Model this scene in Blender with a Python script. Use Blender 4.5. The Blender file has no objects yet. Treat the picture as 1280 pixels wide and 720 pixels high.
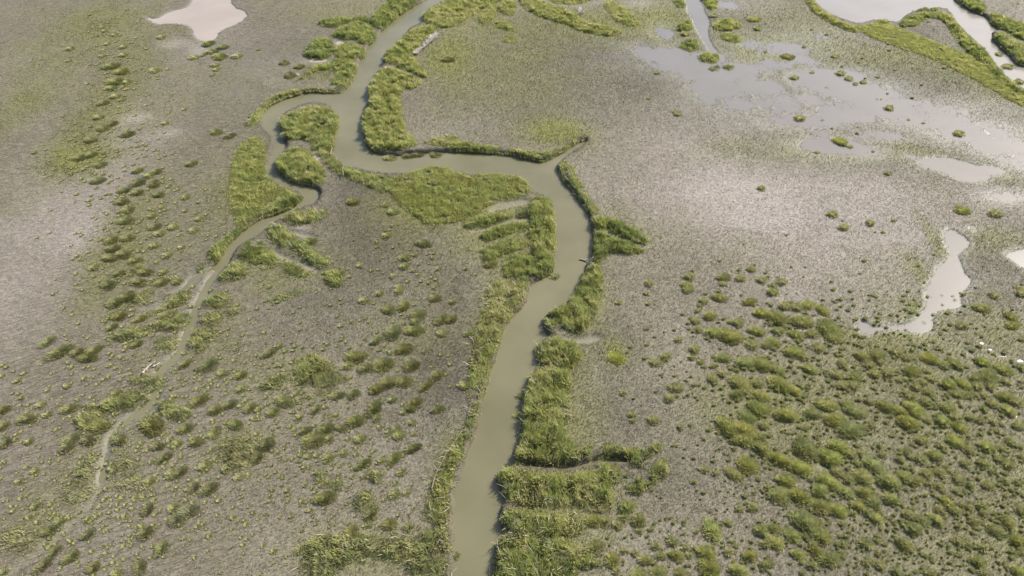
import bpy, math, time
import numpy as np
T0 = time.time()
rng = np.random.default_rng(7)
S = bpy.context.scene
COL = S.collection
# ------------------------------------------------------------------ camera
PITCH = math.radians(44.0); H = 65.0; F = 877.0          # focal length in photo pixels (1280 wide)
cam_d = bpy.data.cameras.new('camera'); cam = bpy.data.objects.new('camera', cam_d); COL.objects.link(cam)
cam.location = (0, 0, H); cam.rotation_euler = (math.pi/2 - PITCH, 0, 0)
cam_d.sensor_width = 36; cam_d.lens = 36*F/1280; cam_d.clip_end = 6000; cam_d.clip_start = 1
S.camera = cam
sp, cp = math.sin(PITCH), math.cos(PITCH)

def W(x, y, z=0.0):
    """photo pixel -> point on the marsh at height z"""
    x = np.asarray(x, float); y = np.asarray(y, float)
    a = (x-640)/F; b = (360-y)/F
    dy = cp + b*sp; dz = -sp + b*cp
    t = (z-H)/dz
    return np.stack([a*t, dy*t], -1)
def P(xy, z=0.0):
    """marsh point -> photo pixel"""
    X, Y = xy[..., 0], xy[..., 1]; dz = z-H
    fw = Y*cp - dz*sp; up = Y*sp + dz*cp
    return 640 + F*X/fw, 360 - F*up/fw
def scale_at(x, y):                                       # photo pixels per metre (across) at that pixel
    w = W(x, y); return F/(w[..., 1]*cp + H*sp)

# ------------------------------------------------------------------ noise
def lattice(seed):
    return np.random.default_rng(seed).random((256, 256))
def vnoise(x, y, s, seed):
    L = lattice(seed); x = x/s + 1000.3; y = y/s + 1000.7
    xi = np.floor(x).astype(int); yi = np.floor(y).astype(int)
    fx = x-xi; fy = y-yi; fx = fx*fx*(3-2*fx); fy = fy*fy*(3-2*fy)
    a = L[xi % 256, yi % 256]; b = L[(xi+1) % 256, yi % 256]; c = L[xi % 256, (yi+1) % 256]; d = L[(xi+1) % 256, (yi+1) % 256]
    return (a*(1-fx)+b*fx)*(1-fy) + (c*(1-fx)+d*fx)*fy - 0.5
def fbm(x, y, s, seed, o=4):
    r = 0; a = 1
    for k in range(o):
        r = r + a*vnoise(x, y, s/(2.03**k), seed+k); a *= .55
    return r
def sstep(e0, e1, x):
    t = np.clip((x-e0)/(e1-e0), 0, 1); return t*t*(3-2*t)

# ------------------------------------------------------------------ polygons
def smooth_poly(p, n=1):
    p = np.asarray(p, float)
    for _ in range(n):
        q = np.roll(p, -1, 0)
        p = np.stack([.75*p+.25*q, .25*p+.75*q], 1).reshape(-1, 2)
    return p
def sdf(X, Y, poly, margin=3.0):
    """signed distance, positive inside; -margin beyond the box"""
    out = np.full(X.shape, -margin)
    lo = poly.min(0)-margin; hi = poly.max(0)+margin
    m = (X > lo[0]) & (X < hi[0]) & (Y > lo[1]) & (Y < hi[1])
    if not m.any(): return out
    x = X[m]; y = Y[m]
    d2 = np.full(x.shape, 1e9); ins = np.zeros(x.shape, bool)
    for a, b in zip(poly, np.roll(poly, -1, 0)):
        ex, ey = b-a; wx = x-a[0]; wy = y-a[1]
        t = np.clip((wx*ex+wy*ey)/(ex*ex+ey*ey+1e-9), 0, 1)
        d2 = np.minimum(d2, (wx-ex*t)**2+(wy-ey*t)**2)
        if a[1] != b[1]:
            c = ((a[1] > y) != (b[1] > y)) & (x < ex*(y-a[1])/(b[1]-a[1])+a[0])
            ins ^= c
    d = np.sqrt(d2); out[m] = np.maximum(np.where(ins, d, -d), -margin)
    return out
def wp(p, z=0.0, n=1):
    p = smooth_poly(p, n); return W(p[:, 0], p[:, 1], z)
def strip(pts, z=0.0):
    """centre line (x, y, width in pixels) -> polygon"""
    c = W([p[0] for p in pts], [p[1] for p in pts], z)
    w = np.array([p[2] for p in pts])/scale_at([p[0] for p in pts], [p[1] for p in pts])/2
    t = np.gradient(c, axis=0); t /= np.linalg.norm(t, axis=1)[:, None]+1e-9
    nrm = np.stack([-t[:, 1], t[:, 0]], 1)
    q = np.concatenate([c+nrm*w[:, None], (c-nrm*w[:, None])[::-1]])
    return smooth_poly(q, 1)

WZ = -0.5                                                # creek water level
CREEK = [(600,-70),(560,-25),(535,0),(505,15),(478,38),(470,50),(459,59),(457,71),(449,76),(446,92),(436,107),(430,116),(415,117),(387,115),(362,122),(342,130),(330,140),
 (326,150),(330,161),(342,172),(344,180),(335,200),(331,210),(335,222),(345,230),(357,236),(377,240),(383,247),(372,255),(362,263),(345,269),(330,273),(318,279),(300,292),(287,305),(279,320),
 (268,333),(272,342),(284,334),
 (292,321),(296,311),(322,296),(335,285),(347,276),(365,266),(380,260),(395,256),(401,243),(395,234),(375,231),(357,225),(345,215),(344,202),(350,195),(361,181),(352,165),(347,152),(360,140),(382,131),(402,129),(420,136),(424,155),(417,172),(415,185),(420,197),(432,209),(450,212),(470,217),(495,218),(520,217),
 (530,211),(560,211),(572,217),(590,219),(640,220),(660,226),(667,242),(685,246),(693,262),(695,290),(695,312),(694,335),(686,345),(665,353),(661,366),(657,381),(640,396),(630,413),(622,437),(616,458),(609,482),(602,510),(596,536),(585,567),(577,595),(568,617),(566,645),(568,677),(565,715),(562,760),(558,820),
 (608,820),(612,760),(618,715),(619,690),(624,674),(636,665),(627,660),(624,650),(628,633),(635,626),(625,612),(619,598),(630,586),(655,583),(700,588),(735,583),(760,577),(785,580),(790,577),(775,572),(745,574),(722,581),(690,582),(655,581),(644,576),(643,568),(650,550),(651,535),(655,510),(656,487),(665,467),(676,456),(670,443),(672,428),(690,420),(680,414),
 (677,402),(687,388),(707,380),(717,368),(726,352),(727,343),(733,332),(741,322),(741,297),(738,285),(737,268),(727,256),(716,240),(702,222),(694,210),(697,204),(712,194),(727,183),(735,176),(722,178),(714,183),(702,192),(690,198),(678,204),(660,199),(640,195),(595,191),(570,190),(545,191),
 (510,193),(492,196),(478,194),(465,188),(458,178),(452,160),(453,140),(463,125),(460,110),(470,92),(480,82),(478,75),(483,65),(505,47),(511,37),(530,29),(527,21),(537,12),(560,0),(590,-25),(630,-70)]
RIVER = [(990,-60),(1005,-15),(1015,0),(1022,8),(1037,19),(1057,27),(1073,32),(1092,26),(1110,28),(1122,30),(1130,20),(1150,14),(1170,13),(1187,15),(1197,32),(1213,48),(1233,66),(1244,82),(1258,99),(1285,118),(1330,140),(1450,175),
 (1450,90),(1330,68),(1285,54),(1272,51),(1255,41),(1238,29),(1230,20),(1210,12),(1192,0),(1180,-20),(1150,-60)]
RAFT = [(1236,42),(1250,39),(1266,49),(1290,58),(1330,70),(1330,95),(1290,84),(1272,82),(1262,72),(1246,56)]
STR2 = [(858,-50,14),(862,-10,16),(869,12,19),(877,27,22),(879,41,11),(884,53,8),(893,66,6),(902,77,4)]
DITCH = [(207,458,12),(196,470,12),(197,485,9),(190,503,12),(176,516,12),(158,526,7),(140,543,6),(133,570,5),(128,600,4)]
DITCH2 = [(395,296,5),(378,292,7),(358,288,5)]
DITCH3 = [(340,312,7),(358,322,9),(380,330,8),(398,338,6)]
FING1 = [(662,250,12),(640,254,12),(622,259,10),(612,264,4)]
FING2 = [(664,272,5),(640,274,5),(612,283,5),(590,289,3)]
DITCH4 = [(276,333,10),(263,350,9),(254,368,9),(246,384,9),(241,400,8),(234,418,9),(228,436,9),(217,451,11),(207,459,10)]
DITCH5 = [(270,334,9),(252,343,8),(238,352,7),(226,364,6),(212,376,5),(196,388,4),(178,396,3)]
DITCH6 = [(216,384,4),(192,396,5),(165,402,4),(140,408,3)]
DITCH7 = [(128,590,5),(122,625,5),(88,658,6),(52,690,7),(5,718,8)]
GAPS = [[(700,421,4),(718,424,6),(734,423,12),(750,420,8)]]

POOLS = {  # crisp shallow pools
 'a': [(180,20),(195,25),(212,15),(240,8),(243,-12),(240,-40),(290,-40),(286,-8),(290,8),(311,17),(300,28),(276,38),(268,50),(255,52),(243,46),(243,37),(235,31),(215,29),(195,30)],
 'b': [(1182,290),(1190,287),(1198,291),(1216,306),(1202,314),(1197,325),(1205,340),(1215,352),(1207,361),(1198,372),(1202,384),(1174,386),(1166,396),(1167,412),(1150,418),(1132,412),(1110,413),(1077,421),(1071,401),(1092,408),(1110,409),(1132,407),(1150,398),(1158,384),(1156,360),(1165,350),(1175,332),(1191,322),(1182,307)],
 'c': [(1146,202),(1177,195),(1212,205),(1232,210),(1239,226),(1210,228),(1190,221),(1160,209)],
 'd': [(1256,318),(1285,311),(1340,310),(1340,348),(1283,339),(1268,328)],
}
SHALLOW = [ # soft flooded flats: (x, y, rx, ry, depth)
 (835,68,38,10,1.0),(880,90,45,14,.9),(900,108,38,14,1),(940,110,45,15,.9),(880,125,30,10,.5),(800,60,22,8,.7),(830,40,14,10,.6),
 (1030,100,42,14,1.15),(1075,115,45,14,1.15),(1110,135,48,13,1.1),(1160,150,55,10,.9),(1215,165,50,12,.95),(1010,125,22,10,.8),(1055,95,30,8,1),(1250,180,40,14,.85),(1275,200,30,12,.7),
 (965,128,70,16,.8),(1010,150,60,12,.75),(860,75,60,18,.75),(1060,140,70,14,.8),(1180,135,60,12,.6),(925,90,50,14,.8),(980,60,50,12,.6),(1000,75,30,9,.6),(1040,182,38,11,.95),(1080,188,30,8,.8),(1025,165,26,8,.6),(1100,170,40,8,.6),(1240,212,20,6,.8),(1180,205,30,6,.6),
 (1000,45,60,10,.45),(700,2,40,4,.5),(800,5,20,6,.4),(912,5,40,8,.45),(940,55,30,8,.6),(970,80,25,8,.7),
 (1260,245,26,6,.75),(1215,285,12,5,.7),(1140,195,16,5,.5),
 (1228,428,4.5,2.4,.61),(1238,436,6.0,2.4,.61),(1255,444,8.2,2.4,.61),(1276,450,8.2,2.4,.61),(1243,474,2.2,4.2,.61),(1252,490,3.8,3.6,.61),(1262,503,4.5,4.2,.61),(1272,520,6.0,2.4,.61),(1283,528,7.5,4.8,.61),(1254,503,5.2,3.0,.61),
 (1152,518,3,5,1.0),(1033,580,6,4,.8),(1100,455,3,3,.7),(1213,441,8,4,.6),(1000,578,3,3,.5),(1100,632,3,8,.8),(1092,590,3,5,.7),(1113,575,3,5,.6),(1140,600,4,3,.6),
 (128,208,10,4,.7),(260,62,20,6,.5),(330,90,30,10,.5),(350,98,20,8,.5),(300,110,30,14,.4),(370,92,9,4,.8),(345,75,25,5,.5),(425,52,6,4,1),(395,75,16,3,.9)]
BARE = [(395,293),(388,180)]

print('a', time.time()-T0)
# ------------------------------------------------------------------ ground grid
DX = 0.27
def axis(lo, hi, far_lo, far_hi):
    core = np.arange(lo, hi+1e-6, DX); out = [core]
    for end, sgn, far in ((lo, -1, far_lo), (hi, 1, far_hi)):
        s = DX; p = end; a = []
        while sgn*(far-p) > 0:
            s *= 1.25; p += sgn*s; a.append(p)
        out.append(np.array(a))
    return np.unique(np.concatenate(out))
gx = axis(-118, 118, -3000, 3000); gy = axis(18, 172, -2500, 5500)
GX, GY = np.meshgrid(gx, gy, indexing='ij')
SD = np.full(GX.shape, -4.0)
creek_polys = [wp(CREEK, WZ), wp(RIVER, WZ)] 
for p in creek_polys: SD = np.maximum(SD, sdf(GX, GY, p, 4.0))
raft = sdf(GX, GY, wp(RAFT, WZ), 4.0)
SD = np.where(raft > -1.5, np.minimum(SD, -raft), SD)
SDn = SD + .28*fbm(GX, GY, 2.2, 11, 3) + .16*fbm(GX, GY, .9, 15, 2)
base = .035*fbm(GX, GY, 6.0, 21, 3) + .05*fbm(GX, GY, 1.1, 31, 3)*sstep(0, 1, .6+fbm(GX, GY, 15, 41, 2))
base += .10*sstep(-3.2, -.3, SD)                        # low natural levee
depth = np.zeros(GX.shape)
PW = -0.16                                              # pool water level
def blob(x, y, rx, ry):
    c = W(x, y); sx = rx/scale_at(x, y); sy = np.linalg.norm(W(x, y-ry)-W(x, y+ry))/2
    q = ((GX-c[0])/sx)**2 + ((GY-c[1])/sy)**2
    return np.exp(-.9*np.minimum(q, 30)**1.2)
for (x, y, rx, ry, d) in SHALLOW: depth = np.maximum(depth, d*blob(x, y, rx, ry))
nz = fbm(GX, GY, 4.2, 51, 6)
nz2 = fbm(GX, GY, 1.5, 57, 4)
SHEEN = np.zeros(GX.shape)
for (x, y, rx, ry, d) in SHALLOW:
    if rx > 12: SHEEN = np.maximum(SHEEN, min(d, 1)*blob(x, y, rx*1.7, ry*1.7))
base *= 1-.6*np.clip(SHEEN, 0, 1)
base -= (.275+.10*((GY > 85) & (GX > 10)))*depth*(1+.8*nz+.35*nz2) 
SHm = depth
pool_polys = []
for k, v in list(POOLS.items())+[('s', None), ('t', None), ('u', None), ('v', None)]:
    pp = wp(v, PW) if v else strip({'s': STR2, 't': DITCH4, 'u': DITCH5, 'v': DITCH}[k], PW); pool_polys.append(pp)
    s = sdf(GX, GY, pp, 4.0) + .35*fbm(GX, GY, 1.6, 61, 3)
    base -= .30*sstep(-.55, .45, s)*(1 if k != 'x' else .8)
    SHm = np.maximum(SHm, sstep(-1.2, .2, s))
for s_ in [DITCH2, DITCH3, DITCH6, DITCH7, FING1, FING2]+GAPS:
    s = sdf(GX, GY, strip(s_), 4.0)
    base -= (.20 if s_ in (DITCH6, DITCH7) else .28)*sstep(-.6, .5, s)
bed = -1.0
hcr = sstep(-.32, .30, SDn)
HGT = base*(1-hcr) + bed*hcr
print('b', time.time()-T0)
def hz(x, y):
    i = np.clip(np.searchsorted(gx, x)-1, 0, len(gx)-2); j = np.clip(np.searchsorted(gy, y)-1, 0, len(gy)-2)
    fx = (x-gx[i])/(gx[i+1]-gx[i]); fy = (y-gy[j])/(gy[j+1]-gy[j])
    return (HGT[i, j]*(1-fx)+HGT[i+1, j]*fx)*(1-fy)+(HGT[i, j+1]*(1-fx)+HGT[i+1, j+1]*fx)*fy
def samp(A, x, y):
    i = np.clip(np.searchsorted(gx, x), 0, len(gx)-1); j = np.clip(np.searchsorted(gy, y), 0, len(gy)-1)
    return A[i, j]

# ------------------------------------------------------------------ what grows or lies where: (x, y, rx, ry, strength) in world-sized blobs
GREEN = [(960,60,90,30,.35),(1060,75,80,25,.2),(1010,195,120,12,.4),(20,140,40,35,.45),(130,30,80,35,.4),(105,200,42,20,.9),(130,130,35,80,.5),(150,300,30,70,.45),(560,20,80,25,.6),(640,90,90,60,.45),(560,70,30,25,.8),
 (700,165,38,16,1.0),(760,30,80,25,.7),(830,20,40,25,.6),(1140,75,60,22,.5),(1260,110,50,22,.6),(935,60,35,25,.5),(1000,180,90,14,.45),(1190,60,25,12,.2),(1000,25,60,40,.35),
 (1150,390,20,14,.6),(1120,415,60,12,.5),(1170,300,10,35,.6),(1150,340,14,25,.5),(1240,300,45,16,.5),(1240,390,50,30,.35),(1250,220,25,14,.4),(1180,200,30,8,.5),(1130,186,25,12,.6),
 (1000,520,140,70,.25),(1200,600,190,150,.36),(1150,440,140,60,.35),(540,255,60,25,.9),(320,225,40,45,.8),(620,255,40,20,.3),(330,95,40,14,.2),(400,90,20,12,.5),
 (220,140,80,60,.15),(230,260,70,60,.15),(150,370,50,40,.3),(250,400,60,60,.25),(100,590,50,60,.15),(30,670,40,25,.25),(170,530,60,40,.15),(480,420,90,40,.12),(430,480,100,60,.05),(350,470,60,30,.2),
 (450,690,90,30,.45),(300,560,40,25,.35),(620,420,22,90,.6),(560,600,22,60,.6),(770,440,12,16,.8),(700,500,50,90,.5),(700,630,80,60,.5),(740,370,20,50,.5),(90,60,60,50,.3),
 (350,340,60,30,.4),(520,300,40,30,.15),(905,470,60,60,.15),(600,300,40,30,.5),(650,290,30,40,.6),(780,290,40,20,.4),(840,150,40,30,-.2),(1220,690,90,30,.3),(420,15,50,20,.25)]
PALE = [(1020,260,170,60,.4),(60,300,80,180,.3),(900,180,60,25,.35),(60,260,90,150,.25),(110,290,35,25,.5),(40,90,60,60,.15),(870,210,150,70,.55),(905,245,60,30,.75),(960,270,40,20,.6),(1080,290,160,90,.55),(580,150,50,25,.3),
 (1250,240,40,20,.7),(1100,60,30,30,.3),(1230,160,50,20,.3),(170,148,20,6,.9),(215,55,22,6,.7),(250,60,12,8,.6),(130,205,14,6,.9),(175,265,20,20,.35),(375,222,8,10,.6),(398,192,6,12,1),(375,287,12,6,.9),
 (745,465,8,30,.4),(705,500,6,60,.5),(850,440,40,60,.2),(1000,400,30,60,.3),(330,500,60,60,.1),(150,600,60,60,.15),(345,690,50,30,.2),(480,600,60,70,.2),(800,690,60,30,.3),(950,30,10,6,.2),(210,166,18,6,.5),
 (510,62,12,8,.6),(700,2,40,5,.8),(800,3,16,4,.7),(590,40,6,20,.3),(1030,590,20,10,.4),(1110,620,30,20,.35),(1080,395,30,10,.6),(1100,520,90,40,.15),(568,650,5,60,.9),(755,310,14,3,.8)]
DARK = [(1180,100,90,30,.4),(1230,190,60,40,.3),(1060,200,120,20,.35),(900,40,90,30,.3),(640,80,110,60,.5),(1140,90,100,40,.5),(760,60,90,40,.4),(930,40,60,30,.3),(980,110,190,60,.55),(1130,130,120,40,.35),(820,80,60,35,.4),(1010,45,60,40,.3),(380,55,80,30,.35),(300,120,60,50,.25),(480,260,60,40,.8),(470,300,80,60,.7),(440,225,40,20,.6),(620,130,60,30,.1),(760,420,45,30,.45),(820,600,40,30,.4),(720,450,20,20,.2),(560,430,40,90,.7),
 (1000,180,110,16,.35),(1160,110,70,20,.4),(1070,45,30,12,.3),(960,40,70,40,.25),(150,90,60,50,.15),(860,590,30,30,.2),(1050,410,60,30,.2),(1240,370,70,50,.3),(1160,600,190,120,.25),(1060,700,100,30,.3),(690,30,70,15,.3),
 (800,100,40,20,.3),(850,350,80,40,.15),(1250,330,60,16,.3),(560,350,40,40,.3),(530,480,80,60,.4),(400,400,80,50,.4),(300,300,60,50,.3),(750,500,60,90,.4),(740,60,60,20,.25),(1160,40,25,12,.5),(400,92,22,10,.5),(650,262,12,7,.8)]
def field(L):
    A = np.zeros(GX.shape)
    for (x, y, rx, ry, s) in L: A = A + s*blob(x, y, rx, ry)*(1 if s < 0 else (1-.5*np.clip(A, 0, 1)))
    return A
GREENm = np.clip(1.15*field(GREEN) + .26*fbm(GX, GY, 9, 71, 4) + .0, 0, 1.1)
PALEm = np.clip(field(PALE) + .18*fbm(GX, GY, 12, 81, 4), 0, 1.1)
DARKm = np.clip(1.1*field(DARK) + .24*fbm(GX, GY, 10, 91, 4), 0, 1)
WETm = np.clip(np.maximum(SHm, .9*SHEEN), 0, 1); BANKm = sstep(-1.3, -.3, SDn)
BAREm = np.zeros(GX.shape)
for s_ in [DITCH, DITCH2, DITCH3, DITCH4, DITCH5, DITCH6, DITCH7, FING1, FING2]+GAPS: BAREm = np.maximum(BAREm, sstep(-.5, .3, sdf(GX, GY, strip(s_), 4.0)+.3*fbm(GX, GY, 1.5, 77, 3)))
print('c', time.time()-T0)

# ------------------------------------------------------------------ mesh helpers
def mesh_from(name, V, Fc, attrs=None, mat=None, smooth=False, n=4):
    me = bpy.data.meshes.new(name)
    me.vertices.add(len(V)); me.vertices.foreach_set('co', np.asarray(V, np.float32).ravel())
    Fc = np.asarray(Fc, np.int32); nf = len(Fc)
    me.loops.add(nf*n); me.loops.foreach_set('vertex_index', Fc.ravel())
    me.polygons.add(nf); me.polygons.foreach_set('loop_start', np.arange(0, nf*n, n, dtype=np.int32))
    me.update(calc_edges=True)
    if smooth: me.polygons.foreach_set('use_smooth', np.ones(nf, bool))
    for k, (dom, arr) in (attrs or {}).items():
        a = me.attributes.new(k, 'FLOAT', dom); a.data.foreach_set('value', np.asarray(arr, np.float32).ravel())
    if mat: me.materials.append(mat)
    return me
def link(name, me, parent=None):
    o = bpy.data.objects.new(name, me); COL.objects.link(o)
    if parent: o.parent = parent
    return o
def tag(o, label=None, cat=None, group=None, kind=None):
    for k, v in (('label', label), ('category', cat), ('group', group), ('kind', kind)):
        if v: o[k] = v

# ------------------------------------------------------------------ materials
def newmat(name):
    m = bpy.data.materials.new(name); m.use_nodes = True; nt = m.node_tree; nt.nodes.clear()
    return m, nt, nt.nodes, nt.links
def nd(N, t, **kw):
    n = N.new(t)
    for k, v in kw.items(): setattr(n, k, v)
    return n
def mixc(N, L, fac, a, b, mode='MIX'):
    n = N.new('ShaderNodeMix'); n.data_type = 'RGBA'; n.blend_type = mode
    for sock, v in ((n.inputs[0], fac), (n.inputs[6], a), (n.inputs[7], b)):
        if hasattr(v, 'is_output'): L.new(v, sock)
        elif isinstance(v, (int, float)): sock.default_value = v
        else: sock.default_value = (*v, 1)
    return n.outputs[2]
def mth(N, L, op, a, b=0.0, c=None, clamp=False):
    n = N.new('ShaderNodeMath'); n.operation = op; n.use_clamp = clamp
    for i, v in enumerate((a, b) if c is None else (a, b, c)):
        if hasattr(v, 'is_output'): L.new(v, n.inputs[i])
        else: n.inputs[i].default_value = v
    return n.outputs[0]
def mr(N, L, v, a, b, c=0.0, d=1.0):
    n = N.new('ShaderNodeMapRange'); L.new(v, n.inputs[0])
    for i, q in enumerate((a, b, c, d)): n.inputs[i+1].default_value = q
    return n.outputs[0]

def ground_material():
    m, nt, N, L = newmat('marsh_mud')
    out = N.new('ShaderNodeOutputMaterial'); bs = N.new('ShaderNodeBsdfPrincipled'); L.new(bs.outputs[0], out.inputs[0])
    tc = N.new('ShaderNodeTexCoord').outputs['Object']
    def at(nm): a = N.new('ShaderNodeAttribute'); a.attribute_name = nm; return a.outputs['Fac']
    def noise(scale, detail=4, rough=.6, stretch=None, rot=0, dist=0):
        n = N.new('ShaderNodeTexNoise'); n.inputs['Scale'].default_value = scale; n.inputs['Detail'].default_value = detail
        n.inputs['Roughness'].default_value = rough; n.inputs['Distortion'].default_value = dist
        if stretch:
            mp = N.new('ShaderNodeMapping'); mp.vector_type = 'TEXTURE'; L.new(tc, mp.inputs[0]); mp.inputs['Scale'].default_value = stretch; mp.inputs['Rotation'].default_value = (0, 0, rot)
            L.new(mp.outputs[0], n.inputs[0])
        else: L.new(tc, n.inputs[0])
        return n.outputs[0]
    g, p, d, w, lf = at('green'), at('pale'), at('dark'), at('wet'), at('leftness')
    n1 = noise(.35, 5, .65); n2 = noise(1.6, 4, .65); n3 = noise(5.5, 3, .6)
    st = noise(1.0, 4, .65, (1.6, .42, 1), math.radians(28), .8)       # combed thatch on the western flat
    c = mixc(N, L, mr(N, L, n2, .32, .68), (.112, .096, .066), (.162, .140, .100))
    c = mixc(N, L, mr(N, L, n3, .35, .7), c, (.180, .159, .111))
    stf = mth(N, L, 'MULTIPLY', mr(N, L, st, .62, .40), mth(N, L, 'MULTIPLY', lf, .85))
    c = mixc(N, L, stf, c, (.088, .072, .052))
    pn = mth(N, L, 'MULTIPLY', p, mr(N, L, n2, .3, .62, .45, 1.0), clamp=True)
    c = mixc(N, L, pn, c, (.290, .252, .222))
    dn = mth(N, L, 'MULTIPLY', d, mr(N, L, n1, .3, .65, .5, 1.0), clamp=True)
    c = mixc(N, L, dn, c, (.066, .060, .042))
    gn = mth(N, L, 'MULTIPLY', g, mr(N, L, mth(N, L, 'ADD', mth(N, L, 'MULTIPLY', n1, .5), mth(N, L, 'MULTIPLY', n3, .5)), .34, .56, .5, 1.15), clamp=True)
    c = mixc(N, L, gn, c, (.150, .150, .044))
    c = mixc(N, L, mth(N, L, 'MULTIPLY', w, .75), c, (.135, .128, .104))
    c = mixc(N, L, mth(N, L, 'MULTIPLY', at('bank'), .85), c, (.072, .060, .043))
    c = mixc(N, L, mth(N, L, 'MULTIPLY', at('bare'), .85), c, (.150, .135, .092))
    L.new(c, bs.inputs['Base Color'])
    L.new(mr(N, L, w, 0, 1, .78, .46), bs.inputs['Roughness'])
    bs.inputs['Specular IOR Level'].default_value = .25
    hgt = mth(N, L, 'ADD', mth(N, L, 'MULTIPLY', n2, .35), mth(N, L, 'ADD', mth(N, L, 'MULTIPLY', n3, .16), mth(N, L, 'MULTIPLY', mth(N, L, 'MULTIPLY', st, lf), .9)))
    bp = N.new('ShaderNodeBump'); bp.inputs['Distance'].default_value = .55; L.new(hgt, bp.inputs['Height'])
    L.new(mr(N, L, w, .2, 1, .75, .12), bp.inputs['Strength']); L.new(bp.outputs[0], bs.inputs['Normal'])
    return m
def water_material(name, col, rough, ripple, scale=2.0, col2=None, shallow=False):
    m, nt, N, L = newmat(name)
    out = N.new('ShaderNodeOutputMaterial'); bs = N.new('ShaderNodeBsdfPrincipled'); L.new(bs.outputs[0], out.inputs[0])
    tc = N.new('ShaderNodeTexCoord').outputs['Object']
    n = N.new('ShaderNodeTexNoise'); n.inputs['Scale'].default_value = .12; n.inputs['Detail'].default_value = 3; L.new(tc, n.inputs[0])
    c = mixc(N, L, mr(N, L, n.outputs[0], .3, .7), col, col2 or tuple(.88*v for v in col)); L.new(c, bs.inputs['Base Color'])
    bs.inputs['Roughness'].default_value = rough; bs.inputs['IOR'].default_value = 1.33
    r = N.new('ShaderNodeTexNoise'); r.inputs['Scale'].default_value = scale; r.inputs['Detail'].default_value = 3; L.new(tc, r.inputs[0])
    bp = N.new('ShaderNodeBump'); bp.inputs['Distance'].default_value = .02; bp.inputs['Strength'].default_value = ripple; L.new(r.outputs[0], bp.inputs['Height'])
    L.new(bp.outputs[0], bs.inputs['Normal'])
    if shallow:                                          # thin water: the mud shows through until it is deep enough to be cloudy
        a = N.new('ShaderNodeAttribute'); a.attribute_name = 'depth'
        fr = N.new('ShaderNodeFresnel'); fr.inputs[0].default_value = 1.33; L.new(bp.outputs[0], fr.inputs[1])
        gl = N.new('ShaderNodeBsdfGlossy'); gl.inputs['Roughness'].default_value = rough; L.new(bp.outputs[0], gl.inputs['Normal'])
        tr = N.new('ShaderNodeBsdfTransparent')
        m1 = N.new('ShaderNodeMixShader'); L.new(fr.outputs[0], m1.inputs[0]); L.new(tr.outputs[0], m1.inputs[1]); L.new(gl.outputs[0], m1.inputs[2])
        m2 = N.new('ShaderNodeMixShader'); L.new(mr(N, L, a.outputs['Fac'], -.016, .006), m2.inputs[0]); L.new(m1.outputs[0], m2.inputs[1]); L.new(bs.outputs[0], m2.inputs[2])
        L.new(m2.outputs[0], out.inputs[0])
    return m
def blade_material(name, ramp, translucent=.35, use_obj=True, rough=.55):
    """ramp: colours over the per-blade value 'tint'"""
    m, nt, N, L = newmat(name)
    out = N.new('ShaderNodeOutputMaterial'); bs = N.new('ShaderNodeBsdfPrincipled')
    a = N.new('ShaderNodeAttribute'); a.attribute_name = 'tint'
    cr = N.new('ShaderNodeValToRGB'); L.new(a.outputs['Fac'], cr.inputs[0]); el = cr.color_ramp.elements
    for i, (p_, c) in enumerate(ramp):
        e = el[i] if i < 2 else el.new(p_)
        e.position = p_; e.color = (*c, 1)
    c = cr.outputs[0]
    if use_obj:
        oi = N.new('ShaderNodeObjectInfo'); c = mixc(N, L, oi.outputs['Alpha'], (.220, .212, .118), c); c = mixc(N, L, 1.0, c, oi.outputs['Color'], 'MULTIPLY')
    L.new(c, bs.inputs['Base Color']); bs.inputs['Roughness'].default_value = rough; bs.inputs['Specular IOR Level'].default_value = .35 if use_obj else .15
    tr = N.new('ShaderNodeBsdfTranslucent'); L.new(c, tr.inputs[0])
    mx = N.new('ShaderNodeMixShader'); mx.inputs[0].default_value = translucent; L.new(bs.outputs[0], mx.inputs[1]); L.new(tr.outputs[0], mx.inputs[2]); L.new(mx.outputs[0], out.inputs[0])
    return m
M_GROUND = ground_material()
M_CREEK = water_material('silty_water', (.108, .100, .055), .14, .22, 1.2, (.142, .130, .076))
M_POOL = water_material('shallow_water', (.150, .138, .120), .17, .16, 2.2, None, True)
M_RIVERW = water_material('river_silt', (.185, .168, .145), .17, .16, 2.2)
M_RIVER = M_RIVERW
GR = [(0, (.055, .068, .020)), (.3, (.125, .165, .042)), (.6, (.240, .285, .074)), (.8, (.34, .35, .10)), (1, (.50, .45, .28))]
M_GRASS = blade_material('marsh_grass', GR, .45)
M_THATCH = blade_material('matted_stalks', [(0, (.075, .080, .028)), (.20, (.160, .158, .052)), (.32, (.068, .060, .034)), (.52, (.130, .114, .076)), (.76, (.205, .178, .134)), (1, (.34, .305, .26))], .04, False, .8)
M_STRAW = blade_material('dead_stalks', [(0, (.17, .14, .10)), (.5, (.30, .26, .20)), (1, (.46, .42, .35))], .1, False, .6)

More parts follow.
